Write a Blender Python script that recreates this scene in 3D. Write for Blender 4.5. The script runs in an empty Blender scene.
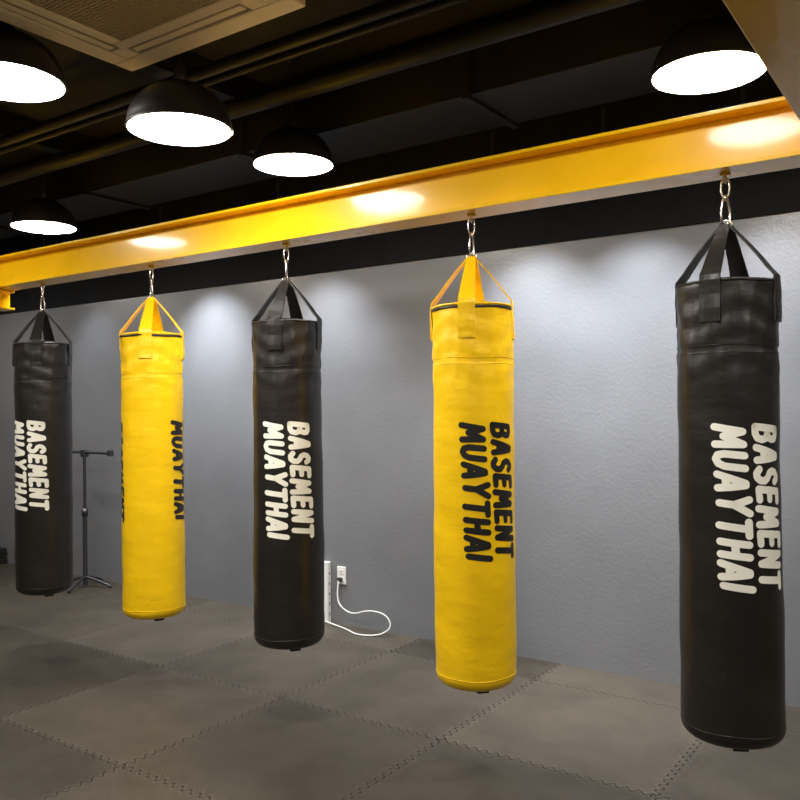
import bpy, bmesh, math, random
from mathutils import Vector, Matrix
random.seed(7)
D = bpy.data
scene = bpy.context.scene
COL = scene.collection
scene.view_settings.view_transform = 'Standard'

# ------------------------------------------------------------------ helpers
def link(o, parent=None):
    COL.objects.link(o)
    if parent is not None:
        o.parent = parent
    return o

def empty(name, loc=(0, 0, 0)):
    e = D.objects.new(name, None)
    e.location = loc
    e.empty_display_size = 0.1
    return link(e)

def mesh_obj(name, verts, faces, mats, parent=None, smooth=False, loc=(0, 0, 0), midx=None):
    me = D.meshes.new(name)
    me.from_pydata([tuple(v) for v in verts], [], faces)
    if not isinstance(mats, (list, tuple)):
        mats = [mats]
    for m in mats:
        me.materials.append(m)
    if midx:
        for p, i in zip(me.polygons, midx):
            p.material_index = i
    bm = bmesh.new(); bm.from_mesh(me)
    bmesh.ops.recalc_face_normals(bm, faces=bm.faces)
    bm.to_mesh(me); bm.free()
    if smooth:
        for p in me.polygons:
            p.use_smooth = True
    o = D.objects.new(name, me)
    o.location = loc
    return link(o, parent)

def boxes(name, lst, mat, parent=None, bevel=0.0, loc=(0, 0, 0), seg=2):
    V, F = [], []
    for (x0, x1, y0, y1, z0, z1) in lst:
        b = len(V)
        V += [(x0, y0, z0), (x1, y0, z0), (x1, y1, z0), (x0, y1, z0), (x0, y0, z1), (x1, y0, z1), (x1, y1, z1), (x0, y1, z1)]
        F += [tuple(b + i for i in f) for f in [(0, 3, 2, 1), (4, 5, 6, 7), (0, 1, 5, 4), (1, 2, 6, 5), (2, 3, 7, 6), (3, 0, 4, 7)]]
    o = mesh_obj(name, V, F, mat, parent, loc=loc)
    if bevel:
        m = o.modifiers.new('bevel', 'BEVEL'); m.width = bevel; m.segments = seg; m.limit_method = 'ANGLE'
    return o

def lathe(name, prof, mat, n=48, parent=None, loc=(0, 0, 0), smooth=True):
    V, F = [], []
    for (r, z) in prof:
        for k in range(n):
            a = 2 * math.pi * k / n
            V.append((r * math.cos(a), r * math.sin(a), z))
    for i in range(len(prof) - 1):
        for k in range(n):
            F.append((i * n + k, i * n + (k + 1) % n, (i + 1) * n + (k + 1) % n, (i + 1) * n + k))
    return mesh_obj(name, V, F, mat, parent, smooth, loc)

def tube(name, pts, r, mat, parent=None, closed=False, smooth=True, loc=(0, 0, 0)):
    cu = D.curves.new(name, 'CURVE'); cu.dimensions = '3D'
    cu.bevel_depth = r; cu.bevel_resolution = 3; cu.resolution_u = 8
    if smooth:
        s = cu.splines.new('NURBS')
    else:
        s = cu.splines.new('POLY')
    s.points.add(len(pts) - 1)
    for p, q in zip(s.points, pts):
        p.co = (q[0], q[1], q[2], 1)
    s.use_cyclic_u = closed
    if smooth:
        s.order_u = 3
        if not closed:
            s.use_endpoint_u = True
    else:
        cu.use_fill_caps = True
    cu.materials.append(mat)
    o = D.objects.new(name, cu); o.location = loc
    return link(o, parent)

# ------------------------------------------------------------------ materials
def newmat(name):
    m = D.materials.new(name); m.use_nodes = True
    nt = m.node_tree
    b = nt.nodes['Principled BSDF']
    return m, nt, b

def N(nt, typ, **kw):
    n = nt.nodes.new(typ)
    for k, v in kw.items():
        setattr(n, k, v)
    return n

def M(nt, op, a, b=None, c=None):
    n = nt.nodes.new('ShaderNodeMath'); n.operation = op
    for i, v in enumerate([a, b, c]):
        if v is None: continue
        if isinstance(v, (int, float)):
            n.inputs[i].default_value = v
        else:
            nt.links.new(v, n.inputs[i])
    return n.outputs[0]

def simple(name, col, rough=0.5, metal=0.0, noise=0.0, nscale=8, bump=0.0, bscale=40, coords='Object', stretch=(1, 1, 1), spec=0.5, rvar=0.0, coat=0.0, coat_rough=0.1):
    m, nt, b = newmat(name)
    b.inputs['Base Color'].default_value = (*col, 1)
    b.inputs['Roughness'].default_value = rough
    b.inputs['Metallic'].default_value = metal
    b.inputs['Specular IOR Level'].default_value = spec
    b.inputs['Coat Weight'].default_value = coat
    b.inputs['Coat Roughness'].default_value = coat_rough
    tc = N(nt, 'ShaderNodeTexCoord'); mp = N(nt, 'ShaderNodeMapping')
    nt.links.new(tc.outputs[coords], mp.inputs[0]); mp.inputs['Scale'].default_value = stretch
    if noise or rvar:
        no = N(nt, 'ShaderNodeTexNoise'); no.inputs['Scale'].default_value = nscale; no.inputs['Detail'].default_value = 6
        nt.links.new(mp.outputs[0], no.inputs['Vector'])
        if noise:
            r = N(nt, 'ShaderNodeMapRange'); r.inputs[1].default_value = 0.3; r.inputs[2].default_value = 0.7
            r.inputs[3].default_value = 1 - noise; r.inputs[4].default_value = 1 + noise
            nt.links.new(no.outputs[0], r.inputs[0])
            mx = N(nt, 'ShaderNodeVectorMath', operation='SCALE')
            mx.inputs[0].default_value = col
            nt.links.new(r.outputs[0], mx.inputs['Scale'])
            nt.links.new(mx.outputs[0], b.inputs['Base Color'])
        if rvar:
            r2 = N(nt, 'ShaderNodeMapRange'); r2.inputs[1].default_value = 0.3; r2.inputs[2].default_value = 0.7
            r2.inputs[3].default_value = rough - rvar; r2.inputs[4].default_value = rough + rvar
            nt.links.new(no.outputs[0], r2.inputs[0]); nt.links.new(r2.outputs[0], b.inputs['Roughness'])
    if bump:
        n2 = N(nt, 'ShaderNodeTexNoise'); n2.inputs['Scale'].default_value = bscale; n2.inputs['Detail'].default_value = 4
        nt.links.new(mp.outputs[0], n2.inputs['Vector'])
        bp = N(nt, 'ShaderNodeBump'); bp.inputs['Strength'].default_value = bump; bp.inputs['Distance'].default_value = 0.01
        nt.links.new(n2.outputs[0], bp.inputs['Height']); nt.links.new(bp.outputs[0], b.inputs['Normal'])
    return m

def emis(name, col, s):
    m, nt, b = newmat(name)
    b.inputs['Base Color'].default_value = (0.8, 0.8, 0.8, 1)
    b.inputs['Emission Color'].default_value = (*col, 1)
    b.inputs['Emission Strength'].default_value = s
    return m

m_wall = simple('wall_paint_grey', (0.176, 0.180, 0.192), 0.34, noise=0.05, nscale=3, bump=0.14, bscale=55, rvar=0.03)
m_wall_dark = simple('wall_paint_black', (0.007, 0.007, 0.008), 0.85, noise=0.2, spec=0.2)
m_ceil = simple('ceiling_black', (0.010, 0.0095, 0.011), 0.8, noise=0.3, nscale=4, spec=0.3)
m_duct = simple('duct_black_paint', (0.011, 0.0102, 0.0112), 0.55, noise=0.2, spec=0.25)
m_sidewall = simple('side_wall_paint', (0.16, 0.155, 0.15), 0.6, noise=0.05)
m_steel_y = simple('steel_yellow_paint', (0.93, 0.55, 0.005), 0.30, noise=0.05, nscale=5, bump=0.04, bscale=10, rvar=0.04, spec=0.22, coat=0.35, coat_rough=0.09)
m_black_v = simple('black_vinyl', (0.014, 0.0118, 0.0100), 0.36, noise=0.15, nscale=5, bump=0.28, bscale=9, stretch=(1, 1, 2.2))
m_yel_v = simple('yellow_vinyl', (0.93, 0.575, 0.004), 0.38, noise=0.04, nscale=5, bump=0.36, bscale=9, stretch=(1, 1, 2.2), spec=0.4)
m_blk_print = simple('black_print', (0.012, 0.011, 0.010), 0.45)
m_wht_print = simple('cream_print', (0.95, 0.93, 0.80), 0.5)
m_chrome = simple('chrome_steel', (0.75, 0.73, 0.70), 0.22, 1.0)
m_lampblk = simple('lamp_black_enamel', (0.015, 0.012, 0.011), 0.35, spec=0.35)
m_lampin = simple('lamp_inner_white', (0.85, 0.83, 0.78), 0.5)
m_glow = emis('lamp_diffuser', (1.0, 0.955, 0.89), 62)
m_addedglow = emis('added_spot_lens', (0.85, 0.92, 1.0), 30)  # glow for the lenses of the added wall spots
m_cable = simple('cable_black', (0.01, 0.01, 0.01), 0.6)
m_acw = simple('ac_plastic_cream', (0.80, 0.68, 0.48), 0.45, noise=0.03)
m_acgr = simple('ac_grille_beige', (0.52, 0.40, 0.24), 0.55)
m_acdark = simple('ac_slot_dark', (0.06, 0.045, 0.028), 0.7)
m_white = simple('white_plastic', (0.75, 0.75, 0.73), 0.4)
m_greymetal = simple('grey_metal', (0.10, 0.10, 0.11), 0.35, 0.8)
m_socket = simple('socket_dark', (0.03, 0.03, 0.03), 0.6)

# rubber puzzle-mat floor
TX0, TY0, T = -1.03, 2.188, 0.9635
m_floor, nt, b = newmat('rubber_puzzle_mats')
geo = N(nt, 'ShaderNodeNewGeometry'); sep = N(nt, 'ShaderNodeSeparateXYZ')
nt.links.new(geo.outputs['Position'], sep.inputs[0])
X, Y = sep.outputs[0], sep.outputs[1]
def zig(c):
    p = M(nt, 'PINGPONG', c, 0.026)
    p = M(nt, 'SUBTRACT', p, 0.013)
    p = M(nt, 'MULTIPLY', p, 2.0)
    p = M(nt, 'MINIMUM', p, 0.012)
    return M(nt, 'MAXIMUM', p, -0.012)
def seamdist(c, o, c0):
    a = M(nt, 'ADD', c, zig(o))
    a = M(nt, 'SUBTRACT', a, c0 - T / 2)
    a = M(nt, 'FLOORED_MODULO', a, T)
    return M(nt, 'ABSOLUTE', M(nt, 'SUBTRACT', a, T / 2))
sd = M(nt, 'MINIMUM', seamdist(X, Y, TX0), seamdist(Y, X, TY0))
def band(lo, hi):
    r = N(nt, 'ShaderNodeMapRange'); r.inputs[1].default_value = lo; r.inputs[2].default_value = hi
    r.inputs[3].default_value = 1; r.inputs[4].default_value = 0
    nt.links.new(sd, r.inputs[0]); return r.outputs[0]
sm = band(0.0035, 0.0065)
edge = band(0.010, 0.028)
fx = M(nt, 'FLOOR', M(nt, 'DIVIDE', M(nt, 'SUBTRACT', X, TX0), T))
fy = M(nt, 'FLOOR', M(nt, 'DIVIDE', M(nt, 'SUBTRACT', Y, TY0), T))
cb = N(nt, 'ShaderNodeCombineXYZ'); nt.links.new(fx, cb.inputs[0]); nt.links.new(fy, cb.inputs[1])
wn = N(nt, 'ShaderNodeTexWhiteNoise'); nt.links.new(cb.outputs[0], wn.inputs['Vector'])
n1 = N(nt, 'ShaderNodeTexNoise'); n1.inputs['Scale'].default_value = 1.7; n1.inputs['Detail'].default_value = 9; n1.inputs['Roughness'].default_value = 0.72
nt.links.new(geo.outputs['Position'], n1.inputs['Vector'])
n2 = N(nt, 'ShaderNodeTexNoise'); n2.inputs['Scale'].default_value = 160; n2.inputs['Detail'].default_value = 3
nt.links.new(geo.outputs['Position'], n2.inputs['Vector'])
v = M(nt, 'ADD', M(nt, 'MULTIPLY', wn.outputs[0], 0.55), -0.15)
v = M(nt, 'ADD', v, M(nt, 'MULTIPLY', n1.outputs[0], 1.7))
v = M(nt, 'ADD', v, M(nt, 'MULTIPLY', edge, 0.30))
v = M(nt, 'MULTIPLY', v, M(nt, 'ADD', M(nt, 'MULTIPLY', n2.outputs[0], 0.9), 0.55))
v = M(nt, 'MULTIPLY', v, M(nt, 'SUBTRACT', 1.0, M(nt, 'MULTIPLY', sm, 0.85)))
vs = N(nt, 'ShaderNodeVectorMath', operation='SCALE'); vs.inputs[0].default_value = (0.069, 0.058, 0.044)
nt.links.new(v, vs.inputs['Scale']); nt.links.new(vs.outputs[0], b.inputs['Base Color'])
b.inputs['Roughness'].default_value = 0.44
b.inputs['Specular IOR Level'].default_value = 0.26
bp = N(nt, 'ShaderNodeBump'); bp.inputs['Strength'].default_value = 0.3; bp.inputs['Distance'].default_value = 0.004
hh = M(nt, 'SUBTRACT', n2.outputs[0], M(nt, 'MULTIPLY', sm, 2.0))
nt.links.new(hh, bp.inputs['Height']); nt.links.new(bp.outputs[0], b.inputs['Normal'])

# ------------------------------------------------------------------ room
XL, XR, YF, YB, ZC = -9.0, 3.6, -3.6, 4.45, 3.35
boxes('floor', [(XL, XR, YF, YB, -0.1, 0)], m_floor)
boxes('ceiling', [(XL, XR, YF, YB, ZC, ZC + 0.1)], m_ceil)
boxes('wall_back', [(XL, XR, YB, YB + 0.12, 0, 2.43)], m_wall)
boxes('wall_back_upper', [(XL, XR, YB - 0.02, YB + 0.12, 2.43, ZC)], m_wall_dark)
boxes('wall_left', [(XL - 0.12, XL, YF, YB, 0, ZC)], m_sidewall)
boxes('wall_right', [(XR, XR + 0.12, YF, YB, 0, ZC)], m_sidewall)
boxes('wall_front', [(XL, XR, YF - 0.12, YF, 0, ZC)], m_sidewall)

# ceiling services
boxes('air_duct', [(XL, XR, 3.45, 3.95, 2.98, 3.28)] + [(x - 0.02, x + 0.02, 3.43, 3.97, 2.96, 3.30) for x in (-8, -6.5, -5, -3.5, -2, -0.5, 1, 2.5)] +
      [(x - 0.01, x + 0.01, 3.5, 3.52, 3.28, ZC) for x in (-7.5, -5.5, -3, -1, 1.5)], m_duct, bevel=0.004)
boxes('ceiling_joist', [(x - 0.06, x + 0.06, YF, YB - 0.02, 3.20, ZC) for x in (-8.2, -6.6, -5.0, -3.4, -0.9, 0.8, 2.4)], m_duct)
for i, (yy, zz, rr) in enumerate([(2.75, 3.12, 0.03), (2.85, 3.12, 0.018), (3.15, 3.1, 0.05)]):
    tube('ceiling_pipe' if i == 0 else 'ceiling_pipe.%03d' % i, [(XL, yy, zz), (XR, yy, zz)], rr, m_duct, smooth=False)

# ------------------------------------------------------------------ yellow steel
def ibeam_x(name, x0, x1, yc, z0, h, w, tf=0.014, tw=0.012, stiff=()):
    L = [(x0, x1, yc - w / 2, yc + w / 2, z0, z0 + tf), (x0, x1, yc - w / 2, yc + w / 2, z0 + h - tf, z0 + h),
         (x0, x1, yc - tw / 2, yc + tw / 2, z0 + tf, z0 + h - tf)]
    return boxes(name, L, m_steel_y, bevel=0.002)
def ibeam_y(name, y0, y1, xc, z0, h, w, tf=0.014, tw=0.012):
    L = [(xc - w / 2, xc + w / 2, y0, y1, z0, z0 + tf), (xc - w / 2, xc + w / 2, y0, y1, z0 + h - tf, z0 + h),
         (xc - tw / 2, xc + tw / 2, y0, y1, z0 + tf, z0 + h - tf)]
    return boxes(name, L, m_steel_y, bevel=0.002)
ZB = 2.29
ibeam_x('steel_beam', -5.75, 2.6, 3.0, ZB, 0.20, 0.16)
ibeam_y('cross_beam', -2.5, 2.918, -0.325, ZB, 0.20, 0.16)
ibeam_y('cross_beam.001', -1.5, 3.08, -5.34, ZB - 0.13, 0.128, 0.13)
for i, (px, py, pz) in enumerate([(-5.34, -1.4, ZB - 0.131), (-0.325, -2.45, ZB - 0.001), (2.5, 3.0, ZB - 0.001)]):
    boxes('steel_post' if i == 0 else 'steel_post.%03d' % i,
          [(px - 0.07, px + 0.07, py - 0.07, py - 0.058, 0, pz), (px - 0.07, px + 0.07, py + 0.058, py + 0.07, 0, pz), (px - 0.006, px + 0.006, py - 0.058, py + 0.058, 0, pz),
           (px - 0.11, px + 0.11, py - 0.11, py + 0.11, 0, 0.012)], m_steel_y)

# ------------------------------------------------------------------ lettering
GL = {
 'B': (0.85, [[(0, 0), (0.03, 1)], [(0.03, 1), (.45, 1), (.72, .93), (.78, .76), (.68, .60), (.45, .53), (0, .52)], [(.45, .53), (.75, .45), (.86, .27), (.78, .08), (.5, 0), (0, 0)]]),
 'A': (0.88, [[(0, 0), (.18, .5), (.40, 1), (.52, 1), (.72, .5), (.88, 0)], [(.15, .30), (.75, .30)]]),
 'S': (0.80, [[(.78, .86), (.62, .98), (.38, 1), (.14, .90), (.06, .73), (.2, .58), (.55, .48), (.78, .34), (.78, .14), (.58, .01), (.3, 0), (0, .12)]]),
 'E': (0.74, [[(.74, 1), (.05, 1), (0, 0), (.74, .02)], [(0, .5), (.66, .52)]]),
 'M': (1.12, [[(0, 0), (.14, 1), (.54, .32), (.96, 1), (1.12, 0)]]),
 'N': (0.86, [[(0, 0), (.06, 1), (.78, 0), (.86, 1)]]),
 'T': (0.88, [[(0, 1), (.88, 1)], [(.45, 1), (.40, 0)]]),
 'U': (0.82, [[(0, 1), (.0, .3), (.12, .08), (.38, 0), (.66, .08), (.8, .3), (.82, 1)]]),
 'Y': (0.88, [[(0, 1), (.42, .48), (.88, 1)], [(.42, .48), (.40, 0)]]),
 'H': (0.82, [[(0, 0), (.02, 1)], [(.80, 0), (.82, 1)], [(0, .5), (.8, .52)]]),
 'I': (0.04, [[(0, 0), (.04, 1)]]),
}
def word_tris(word, length, height, sw, seed):
    rnd = random.Random(seed)
    core = height - sw
    gap = sw * 1.16
    tot = sum(GL[c][0] for c in word)
    k = (length - sw - gap * (len(word) - 1)) / tot
    x = sw / 2
    V, F = [], []
    def P(p):
        V.append(p); return len(V) - 1
    for c in word:
        w, strokes = GL[c]
        hs = 1 + rnd.uniform(-0.04, 0.04); dy = rnd.uniform(-0.03, 0.03) * height
        for s in strokes:
            pts = [(x + q[0] * k + 0.10 * (q[1] - .5) * core, sw / 2 + dy + q[1] * core * hs) for q in s]
            for a, bb in zip(pts[:-1], pts[1:]):
                dx, dyy = bb[0] - a[0], bb[1] - a[1]
                L = math.hypot(dx, dyy); n = max(1, int(L / 0.008))
                nx, ny = -dyy / L * sw / 2, dx / L * sw / 2
                prev = None
                for i in range(n + 1):
                    cx, cy = a[0] + dx * i / n, a[1] + dyy * i / n
                    row = [P((cx + nx, cy + ny)), P((cx, cy)), P((cx - nx, cy - ny))]
                    if prev:
                        F.append((prev[0], row[0], row[1], prev[1])); F.append((prev[1], row[1], row[2], prev[2]))
                    prev = row
            for p in pts:
                c0 = P(p); ring = [P((p[0] + sw / 2 * math.cos(t * math.pi / 7), p[1] + sw / 2 * math.sin(t * math.pi / 7))) for t in range(14)]
                for t in range(14):
                    F.append((c0, ring[t], ring[(t + 1) % 14]))
        x += w * k + gap
    return V, F

# ------------------------------------------------------------------ punching bags
R0, BZ0, BZ1 = 0.1650, 0.354, 1.908
def bag_r(th, z, ph):
    r = R0
    r += 0.0016 * math.sin(2 * th + ph + 2.1 * z) + 0.0012 * math.sin(3 * th - 4.3 * z + ph * 2)
    r += 0.0010 * math.sin(17 * z + 1.5 * math.sin(2 * th + ph)) + 0.0006 * math.sin(31 * z + 3 * th + ph)
    tpz = max(0.0, min(1.0, (z - 1.50) / 0.2))
    r += tpz * (0.0018 * math.sin(9 * th + ph + 12 * z) + 0.0016 * math.sin(70 * z + 2 * math.sin(3 * th + ph)) + 0.0009 * math.sin(17 * th - 20 * z + ph))
    r -= 0.003 * math.exp(-((z - 1.675) / 0.006) ** 2)
    r += 0.004 * math.exp(-((z - 0.7) / 0.35) ** 2)
    return r

def oval(cx, cz, w, h, ang, n=20, pear=0.0):
    pts = []
    for i in range(n):
        t = 2 * math.pi * i / n
        c, s = math.cos(t), math.sin(t)
        ww = w * (1 - pear * s)
        u = ww * (abs(c) ** 0.8) * (1 if c >= 0 else -1)
        zz = cz + h * s
        pts.append((cx + u * math.cos(ang), u * math.sin(ang), zz))
    return pts

def make_bag(x, y, yellow, prints, strap0, seed):
    root = empty('punching_bag', (x, y, 0))
    skin = m_yel_v if yellow else m_black_v
    ink = m_blk_print if yellow else m_wht_print
    ph = seed * 1.7
    tocam = math.atan2(0 - y, 0 - x)
    def wang(a): return tocam + a
    nth = 112
    rows = []
    for i in range(9):
        t = i / 8 * math.pi / 2
        rows.append((BZ0 + 0.045 * (1 - math.cos(t)), 1 - 0.045 / R0 * (1 - math.sin(t))))
    nz = 130
    for i in range(1, nz):
        z = BZ0 + 0.045 + (BZ1 - 0.014 - BZ0 - 0.045) * i / nz
        rows.append((z, 1.0))
    for i in range(5):
        t = i / 4 * math.pi / 2
        rows.append((BZ1 - 0.014 + 0.014 * math.sin(t), 1 - 0.014 / R0 * (1 - math.cos(t))))
    V, F = [], []
    for (z, f) in rows:
        for k in range(nth):
            th = 2 * math.pi * k / nth
            r = bag_r(th, z, ph) * f
            V.append((r * math.cos(th), r * math.sin(th), z))
    for i in range(len(rows) - 1):
        for k in range(nth):
            F.append((i * nth + k, i * nth + (k + 1) % nth, (i + 1) * nth + (k + 1) % nth, (i + 1) * nth + k))
    for (ri, fr, dz, sgn) in [(0, 0.5, -0.006, -1), (len(rows) - 1, 0.5, 0.012, 1)]:
        b0 = len(V)
        for k in range(nth):
            th = 2 * math.pi * k / nth
            V.append((R0 * fr * math.cos(th), R0 * fr * math.sin(th), rows[ri][0] + dz))
        V.append((0, 0, rows[ri][0] + dz * 1.4)); c = len(V) - 1
        for k in range(nth):
            F.append((ri * nth + k, ri * nth + (k + 1) % nth, b0 + (k + 1) % nth, b0 + k))
            F.append((b0 + k, b0 + (k + 1) % nth, c))
    mesh_obj('bag_body', V, F, skin, root, smooth=True)
    def ring(name, z, rr, off, mat):
        pts = [((bag_r(t, z, ph) + off) * math.cos(t), (bag_r(t, z, ph) + off) * math.sin(t), z + 0.0015 * math.sin(5 * t + ph)) for t in [2 * math.pi * k / 64 for k in range(64)]]
        tube(name, pts, rr, mat, root, closed=True)
    ring('top_piping', BZ1 - 0.008, 0.0045, 0.000, skin)
    if yellow:
        ring('top_zip', BZ1 - 0.019, 0.0055, 0.000, m_blk_print)
    ring('stitch_ring_1', 1.688, 0.0016, 0.0002, skin)
    ring('stitch_ring_2', 1.662, 0.0016, 0.0002, skin)
    ring('base_seam', BZ0 + 0.05, 0.0018, 0.000, skin)
    a = wang(0.25)
    boxes('base_tag', [(-0.025, 0.025, -0.014, 0.014, -0.012, 0.006)], m_blk_print, root, bevel=0.003,
          loc=(0.10 * math.cos(a), 0.10 * math.sin(a), BZ0 - 0.002)).rotation_euler = (0, 0, a + math.pi / 2)
    ZA = 2.110
    for j in range(4):
        a = wang(strap0 + j * math.pi / 2)
        er = Vector((math.cos(a), math.sin(a), 0)); et = Vector((-math.sin(a), math.cos(a), 0))
        path = []
        for i in range(7):
            z = 1.765 + (BZ1 - 0.006 - 1.765) * i / 6
            path.append((bag_r(a, z, ph) + 0.0040, z, 0.034))
        path.append((R0 - 0.000, BZ1 + 0.012, 0.034))
        for i in range(1, 8):
            t = i / 7
            rr = (R0 - 0.004) * (1 - t) + 0.012 * t + 0.006 * math.sin(t * math.pi)
            path.append((rr, BZ1 + 0.012 + (ZA - BZ1 - 0.012) * t, 0.034 * (1 - t) + 0.019 * t))
        V, F = [], []
        cs = 5
        for pi, (rr, z, hw) in enumerate(path):
            if pi < len(path) - 1:
                d = Vector((path[pi + 1][0] - rr, path[pi + 1][1] - z))
            dn = Vector((d.y, -d.x)).normalized()
            for side in (0, 1):
                for c in range(cs):
                    s = -hw + 2 * hw * c / (cs - 1)
                    off = 0.0030 if side else -0.0030
                    sag = 0.0
                    if z < BZ1:
                        sag = rr - math.sqrt(max(rr * rr - s * s, 0))
                    p = er * (rr + dn.x * off - sag) + et * s
                    V.append((p.x, p.y, z + dn.y * off))
        st = 2 * cs
        for pi in range(len(path) - 1):
            o0, o1 = pi * st, (pi + 1) * st
            for c in range(cs - 1):
                F.append((o0 + cs + c, o0 + cs + c + 1, o1 + cs + c + 1, o1 + cs + c))
                F.append((o0 + c, o1 + c, o1 + c + 1, o0 + c + 1))
            F.append((o0, o0 + cs, o1 + cs, o1)); F.append((o0 + cs - 1, o1 + cs - 1, o1 + 2 * cs - 1, o0 + 2 * cs - 1))
        F.append(tuple(list(range(0, cs)) + list(range(2 * cs - 1, cs - 1, -1))))
        e0 = (len(path) - 1) * st
        F.append(tuple([e0 + q for q in (list(range(0, cs)) + list(range(2 * cs - 1, cs - 1, -1)))]))
        mesh_obj('strap_%d' % (j + 1), V, F, skin, root, smooth=False)
        sp = []
        for (s, z) in [(-.026, 1.775), (.026, 1.775), (.026, 1.875), (-.026, 1.875)]:
            rr = bag_r(a, z, ph) + 0.0075
            p = er * math.sqrt(rr * rr - s * s) + et * s
            sp.append((p.x, p.y, z))
        tube('strap_stitch_%d' % (j + 1), sp, 0.0009, skin, root, closed=True, smooth=False)
    am = tocam + 0.9 + seed * 0.35
    tube('d_ring', oval(0, 2.110, 0.020, 0.016, am, pear=0.0), 0.0035, m_chrome, root, closed=True)
    tube('carabiner', oval(0, 2.163, 0.019, 0.050, am + 1.1, pear=0.35), 0.0042, m_chrome, root, closed=True)
    lathe('swivel', [(0.0001, 2.196), (0.009, 2.197), (0.011, 2.204), (0.008, 2.212), (0.0001, 2.214)], m_chrome, 20, root)
    tube('quick_link', oval(0, 2.240, 0.014, 0.034, am + 0.2), 0.0038, m_chrome, root, closed=True)
    tube('eye_bolt', oval(0, 2.269, 0.013, 0.011, am + 1.6), 0.004, m_chrome, root, closed=True)
    lathe('eye_bolt_washer', [(0.0001, 2.280), (0.018, 2.280), (0.018, 2.2885), (0.0001, 2.2885)], m_steel_y, 20, root, smooth=False)
    LH, SW, LEN, ZT = 0.112, 0.0245, 0.545, 1.426
    for pi, a0 in enumerate(prints):
        V, F = [], []
        for li, word in enumerate(('BASEMENT', 'MUAYTHAI')):
            v2, f2 = word_tris(word, LEN, LH, SW, li + 3)
            base = len(V)
            t0 = 0.006 if li == 0 else -LH - 0.006
            for (lx, ly) in v2:
                z = ZT - lx
                arc = t0 + ly + 0.020 * (lx / LEN - 0.5)
                th = wang(a0 + arc / R0)
                r = bag_r(th, z, ph) + 0.0016
                V.append((r * math.cos(th), r * math.sin(th), z))
            F += [tuple(base + q for q in f) for f in f2]
        mesh_obj('lettering_%d' % (pi + 1), V, F, ink, root)
    return root

PI = math.pi
dg = math.radians
for i, (x, yel, c, c2, s0) in enumerate([
        (-0.71, False, 26, 206, dg(-18)), (-1.720, True, 24, 204, dg(-8)), (-2.757, False, 0, 180, dg(-20)),
        (-3.768, True, 79, 250, dg(-12)), (-4.824, False, -34, 146, dg(-15))]):
    make_bag(x, 3.0, yel, [dg(c), dg(c2)], s0, i + 1)

# ------------------------------------------------------------------ pendant lamps
def lamp(x, y, z, dia=0.42):
    root = empty('pendant_lamp', (x, y, z))
    R = dia / 2
    prof = [(R - 0.004, 0.0), (R, 0.0), (R + 0.004, 0.003), (R, 0.008)]
    for i in range(1, 13):
        t = i / 12 * math.pi / 2 * 0.93
        prof.append((R * math.cos(t), 0.008 + 0.185 * math.sin(t)))
    prof += [(0.028, 0.200), (0.026, 0.26), (0.020, 0.275), (0.006, 0.285), (0.0001, 0.286)]
    lathe('shade', prof, m_lampblk, 56, root)
    pin = [(R - 0.004, 0.0)]
    for i in range(1, 13):
        t = i / 12 * math.pi / 2
        pin.append(((R - 0.006) * math.cos(t) + 0.0001, 0.004 + 0.175 * math.sin(t)))
    lathe('shade_inner', pin, m_lampin, 56, root)
    lathe('diffuser', [(R - 0.008, 0.006), (R * 0.75, -0.010), (R * 0.4, -0.020), (0.0001, -0.023)], m_glow, 32, root)
    tube('cord', [(0, 0, 0.28), (0, 0, ZC - z)], 0.0045, m_cable, root, smooth=False)
    lathe('canopy', [(0.0001, ZC - z - 0.03), (0.04, ZC - z - 0.03), (0.05, ZC - z), (0.0001, ZC - z)], m_lampblk, 24, root)
for p in [(-0.83, 3.27, 2.75), (-2.94, 3.26, 2.765), (-5.22, 3.26, 2.735), (-7.4, 3.26, 2.75), (1.3, 3.26, 2.76),
          (-2.665, 2.27, 2.632), (-3.04, 1.75, 2.75),
          (-0.84, 1.87, 2.75), (1.2, 1.87, 2.75), (-3.3, 0.2, 2.75), (-5.6, 0.2, 2.75), (-5.1, 1.87, 2.75),
          (1.2, -0.4, 2.75), (-1.0, -0.6, 2.75), (-3.6, -1.8, 2.75)]:
    lamp(*p)

# made-up spots hidden behind the beam, added to brighten pools on the wall
def added_wall_spot(x, power, y=3.93, z=2.70, tilt=17):
    root = empty('added_wall_light', (x, y, z))
    R = Matrix.Rotation(math.radians(tilt), 4, 'X')
    can = empty('head'); can.parent = root; can.matrix_local = R
    lathe('can', [(0.0001, 0.10), (0.030, 0.098), (0.036, 0.09), (0.036, -0.01), (0.031, -0.012), (0.030, 0.0)], m_lampblk, 28, can)
    lathe('lens', [(0.0305, 0.004), (0.0001, 0.004)], m_addedglow, 24, can, smooth=False)
    tube('stem', [(0, 0, 0.09), (0, 0, 2.96 - z)], 0.006, m_lampblk, root, smooth=False)
    l = D.lights.new('added_spot_beam', 'SPOT'); l.energy = power; l.color = (0.88, 0.935, 1.0)
    l.spot_size = math.radians(92); l.spot_blend = 1.0; l.shadow_soft_size = 0.03
    lo = D.objects.new('added_spot_beam', l); link(lo, can); lo.location = (0, 0, -0.02)
for (x, pw) in [(-4.83, 210), (-3.68, 130), (-2.12, 165), (-1.50, 145), (-0.85, 110), (-6.3, 35)]:
    added_wall_spot(x, pw)

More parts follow.
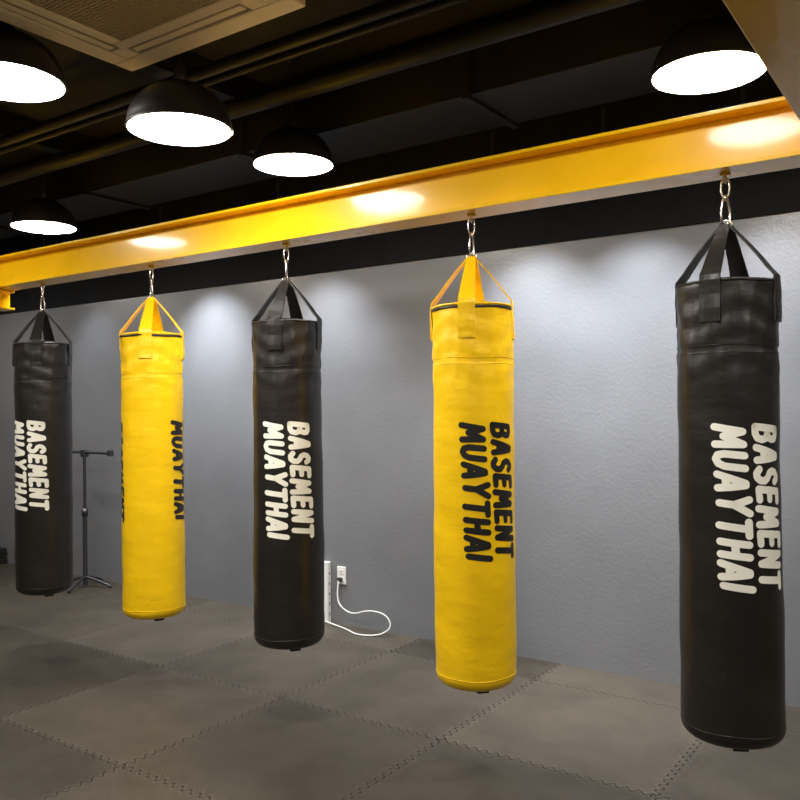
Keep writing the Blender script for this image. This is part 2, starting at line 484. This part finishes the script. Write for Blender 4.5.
# ------------------------------------------------------------------ ceiling cassette AC
ac = empty('ceiling_air_conditioner', (-2.375, 1.705, 2.885))
h = 0.475
boxes('housing', [(-0.42, 0.42, -0.42, 0.42, 0.035, ZC - 2.885)], m_duct, ac)
g = 0.27
a1, a2 = 0.325, 0.385
boxes('panel', [(-h, h, -h, -a2, 0, 0.04), (-h, h, a2, h, 0, 0.04), (-h, -a2, -a2, a2, 0, 0.04), (a2, h, -a2, a2, 0, 0.04),
                (-a1, a1, -a1, -g, 0, 0.04), (-a1, a1, g, a1, 0, 0.04), (-a1, -g, -g, g, 0, 0.04), (g, a1, -g, g, 0, 0.04),
                (-a2, -a1 + 0.02, -a2, -a1 + 0.02, 0, 0.04), (a1 - 0.02, a2, -a2, -a1 + 0.02, 0, 0.04), (-a2, -a1 + 0.02, a1 - 0.02, a2, 0, 0.04), (a1 - 0.02, a2, a1 - 0.02, a2, 0, 0.04)],
      m_acw, ac, bevel=0.006)
boxes('slot_backing', [(-a2 - 0.01, a2 + 0.01, -a2 - 0.01, a2 + 0.01, 0.03, 0.034)], m_acdark, ac)
fl = []
for s in (-1, 1):
    c = s * (a1 + a2) / 2
    fl.append((-a1 + 0.03, a1 - 0.03, c - 0.020, c + 0.014, 0.002, 0.010))
    fl.append((c - 0.020, c + 0.014, -a1 + 0.03, a1 - 0.03, 0.002, 0.010))
boxes('louvre_flaps', fl, m_acw, ac, bevel=0.002)
sl = []
n = 34
for i in range(n + 1):
    c = -g + 2 * g * i / n
    sl.append((c - 0.0026, c + 0.0026, -g, g, 0.004, 0.012))
    sl.append((-g, g, c - 0.0026, c + 0.0026, 0.003, 0.011))
boxes('grille', sl, m_acgr, ac)
boxes('grille_backing', [(-g, g, -g, g, 0.016, 0.020)], m_acdark, ac)

# ------------------------------------------------------------------ outlet, adapter strip and cable
ou = empty('wall_outlet', (-3.60, YB, 0.335))
boxes('plate', [(-0.037, 0.037, -0.010, 0.0, -0.06, 0.06)], m_white, ou, bevel=0.003)
boxes('socket_faces', [(-0.017, 0.017, -0.013, -0.010, 0.010, 0.040), (-0.017, 0.017, -0.013, -0.010, -0.040, -0.010)], m_white, ou, bevel=0.002)
boxes('socket_slots', [(-0.008, -0.005, -0.0138, -0.012, 0.020, 0.032), (0.005, 0.008, -0.0138, -0.012, 0.020, 0.032)], m_socket, ou)
boxes('plug', [(-0.014, 0.014, -0.045, -0.012, -0.038, -0.012)], m_socket, ou, bevel=0.003)
tube('power_cable', [(-3.60, 4.41, 0.31), (-3.60, 4.39, 0.22), (-3.57, 4.38, 0.14), (-3.45, 4.37, 0.10), (-3.32, 4.37, 0.15), (-3.18, 4.38, 0.14), (-3.13, 4.38, 0.06),
                     (-3.20, 4.33, 0.006), (-3.34, 4.27, 0.006), (-3.45, 4.33, 0.006), (-3.56, 4.37, 0.006), (-3.70, 4.36, 0.03)], 0.0048, m_white)
ps = empty('power_strip', (-3.725, 4.43, 0.0))
boxes('strip_body', [(-0.028, 0.028, -0.02, 0.018, 0.0, 0.42)], m_white, ps, bevel=0.006)
boxes('strip_sockets', [(0.0275, 0.0285, -0.004, 0.004, 0.05 + 0.07 * i, 0.07 + 0.07 * i) for i in range(5)], m_socket, ps)

# ------------------------------------------------------------------ metal stand behind the bags
st = empty('metal_stand', (-6.16, 4.2, 0))
tube('post', [(0, 0, 0.10), (0, 0, 1.13)], 0.013, m_greymetal, st, smooth=False)
tube('post_lower', [(0, 0, 0.02), (0, 0, 0.62)], 0.019, m_greymetal, st, smooth=False)
tube('crossbar', [(-0.38, 0, 1.13), (0.36, 0, 1.13)], 0.012, m_greymetal, st, smooth=False)
boxes('crossbar_hooks', [(0.33, 0.37, -0.02, 0.02, 1.105, 1.155), (-0.39, -0.35, -0.02, 0.02, 1.105, 1.155), (-0.025, 0.025, -0.025, 0.025, 1.09, 1.15)], m_greymetal, st, bevel=0.004)
lathe('clamp', [(0.0001, 0.60), (0.026, 0.60), (0.026, 0.66), (0.0001, 0.66)], m_greymetal, 20, st)
for j in range(4):
    a = 0.4 + j * PI / 2
    tube('leg_%d' % (j + 1), [(0, 0, 0.09), (0.15 * math.cos(a), 0.15 * math.sin(a), 0.05), (0.24 * math.cos(a), 0.24 * math.sin(a), 0.013)], 0.012, m_greymetal, st)

boxes('mat_stack', [(-8.75, -7.75, 3.95, 4.43, 0.0, 0.05), (-8.73, -7.77, 3.96, 4.42, 0.052, 0.10), (-8.74, -7.76, 3.95, 4.43, 0.102, 0.15)], m_blk_print, bevel=0.006)

# ------------------------------------------------------------------ camera
r = 0.010; p = 5 / 830
f0 = Vector((-0.5717, 0.8204, 0)).normalized(); rt = Vector((f0.y, -f0.x, 0)); z = Vector((0, 0, 1))
fw = f0 * math.cos(p) + z * math.sin(p)
up = z * math.cos(p) - f0 * math.sin(p)
up2 = up * math.cos(r) + rt * math.sin(r)
rt2 = rt * math.cos(r) - up * math.sin(r)
cam = D.cameras.new('camera'); co = D.objects.new('camera', cam); COL.objects.link(co)
mw = Matrix((rt2, up2, -fw)).transposed().to_4x4(); mw.translation = Vector((0, 0, 1.5))
co.matrix_world = mw
cam.sensor_width = 36; cam.lens = 36 * 830 / 800; cam.clip_start = 0.02
scene.camera = co
w = D.worlds.new('world'); scene.world = w; w.use_nodes = True
w.node_tree.nodes['Background'].inputs[0].default_value = (0.01, 0.01, 0.012, 1)
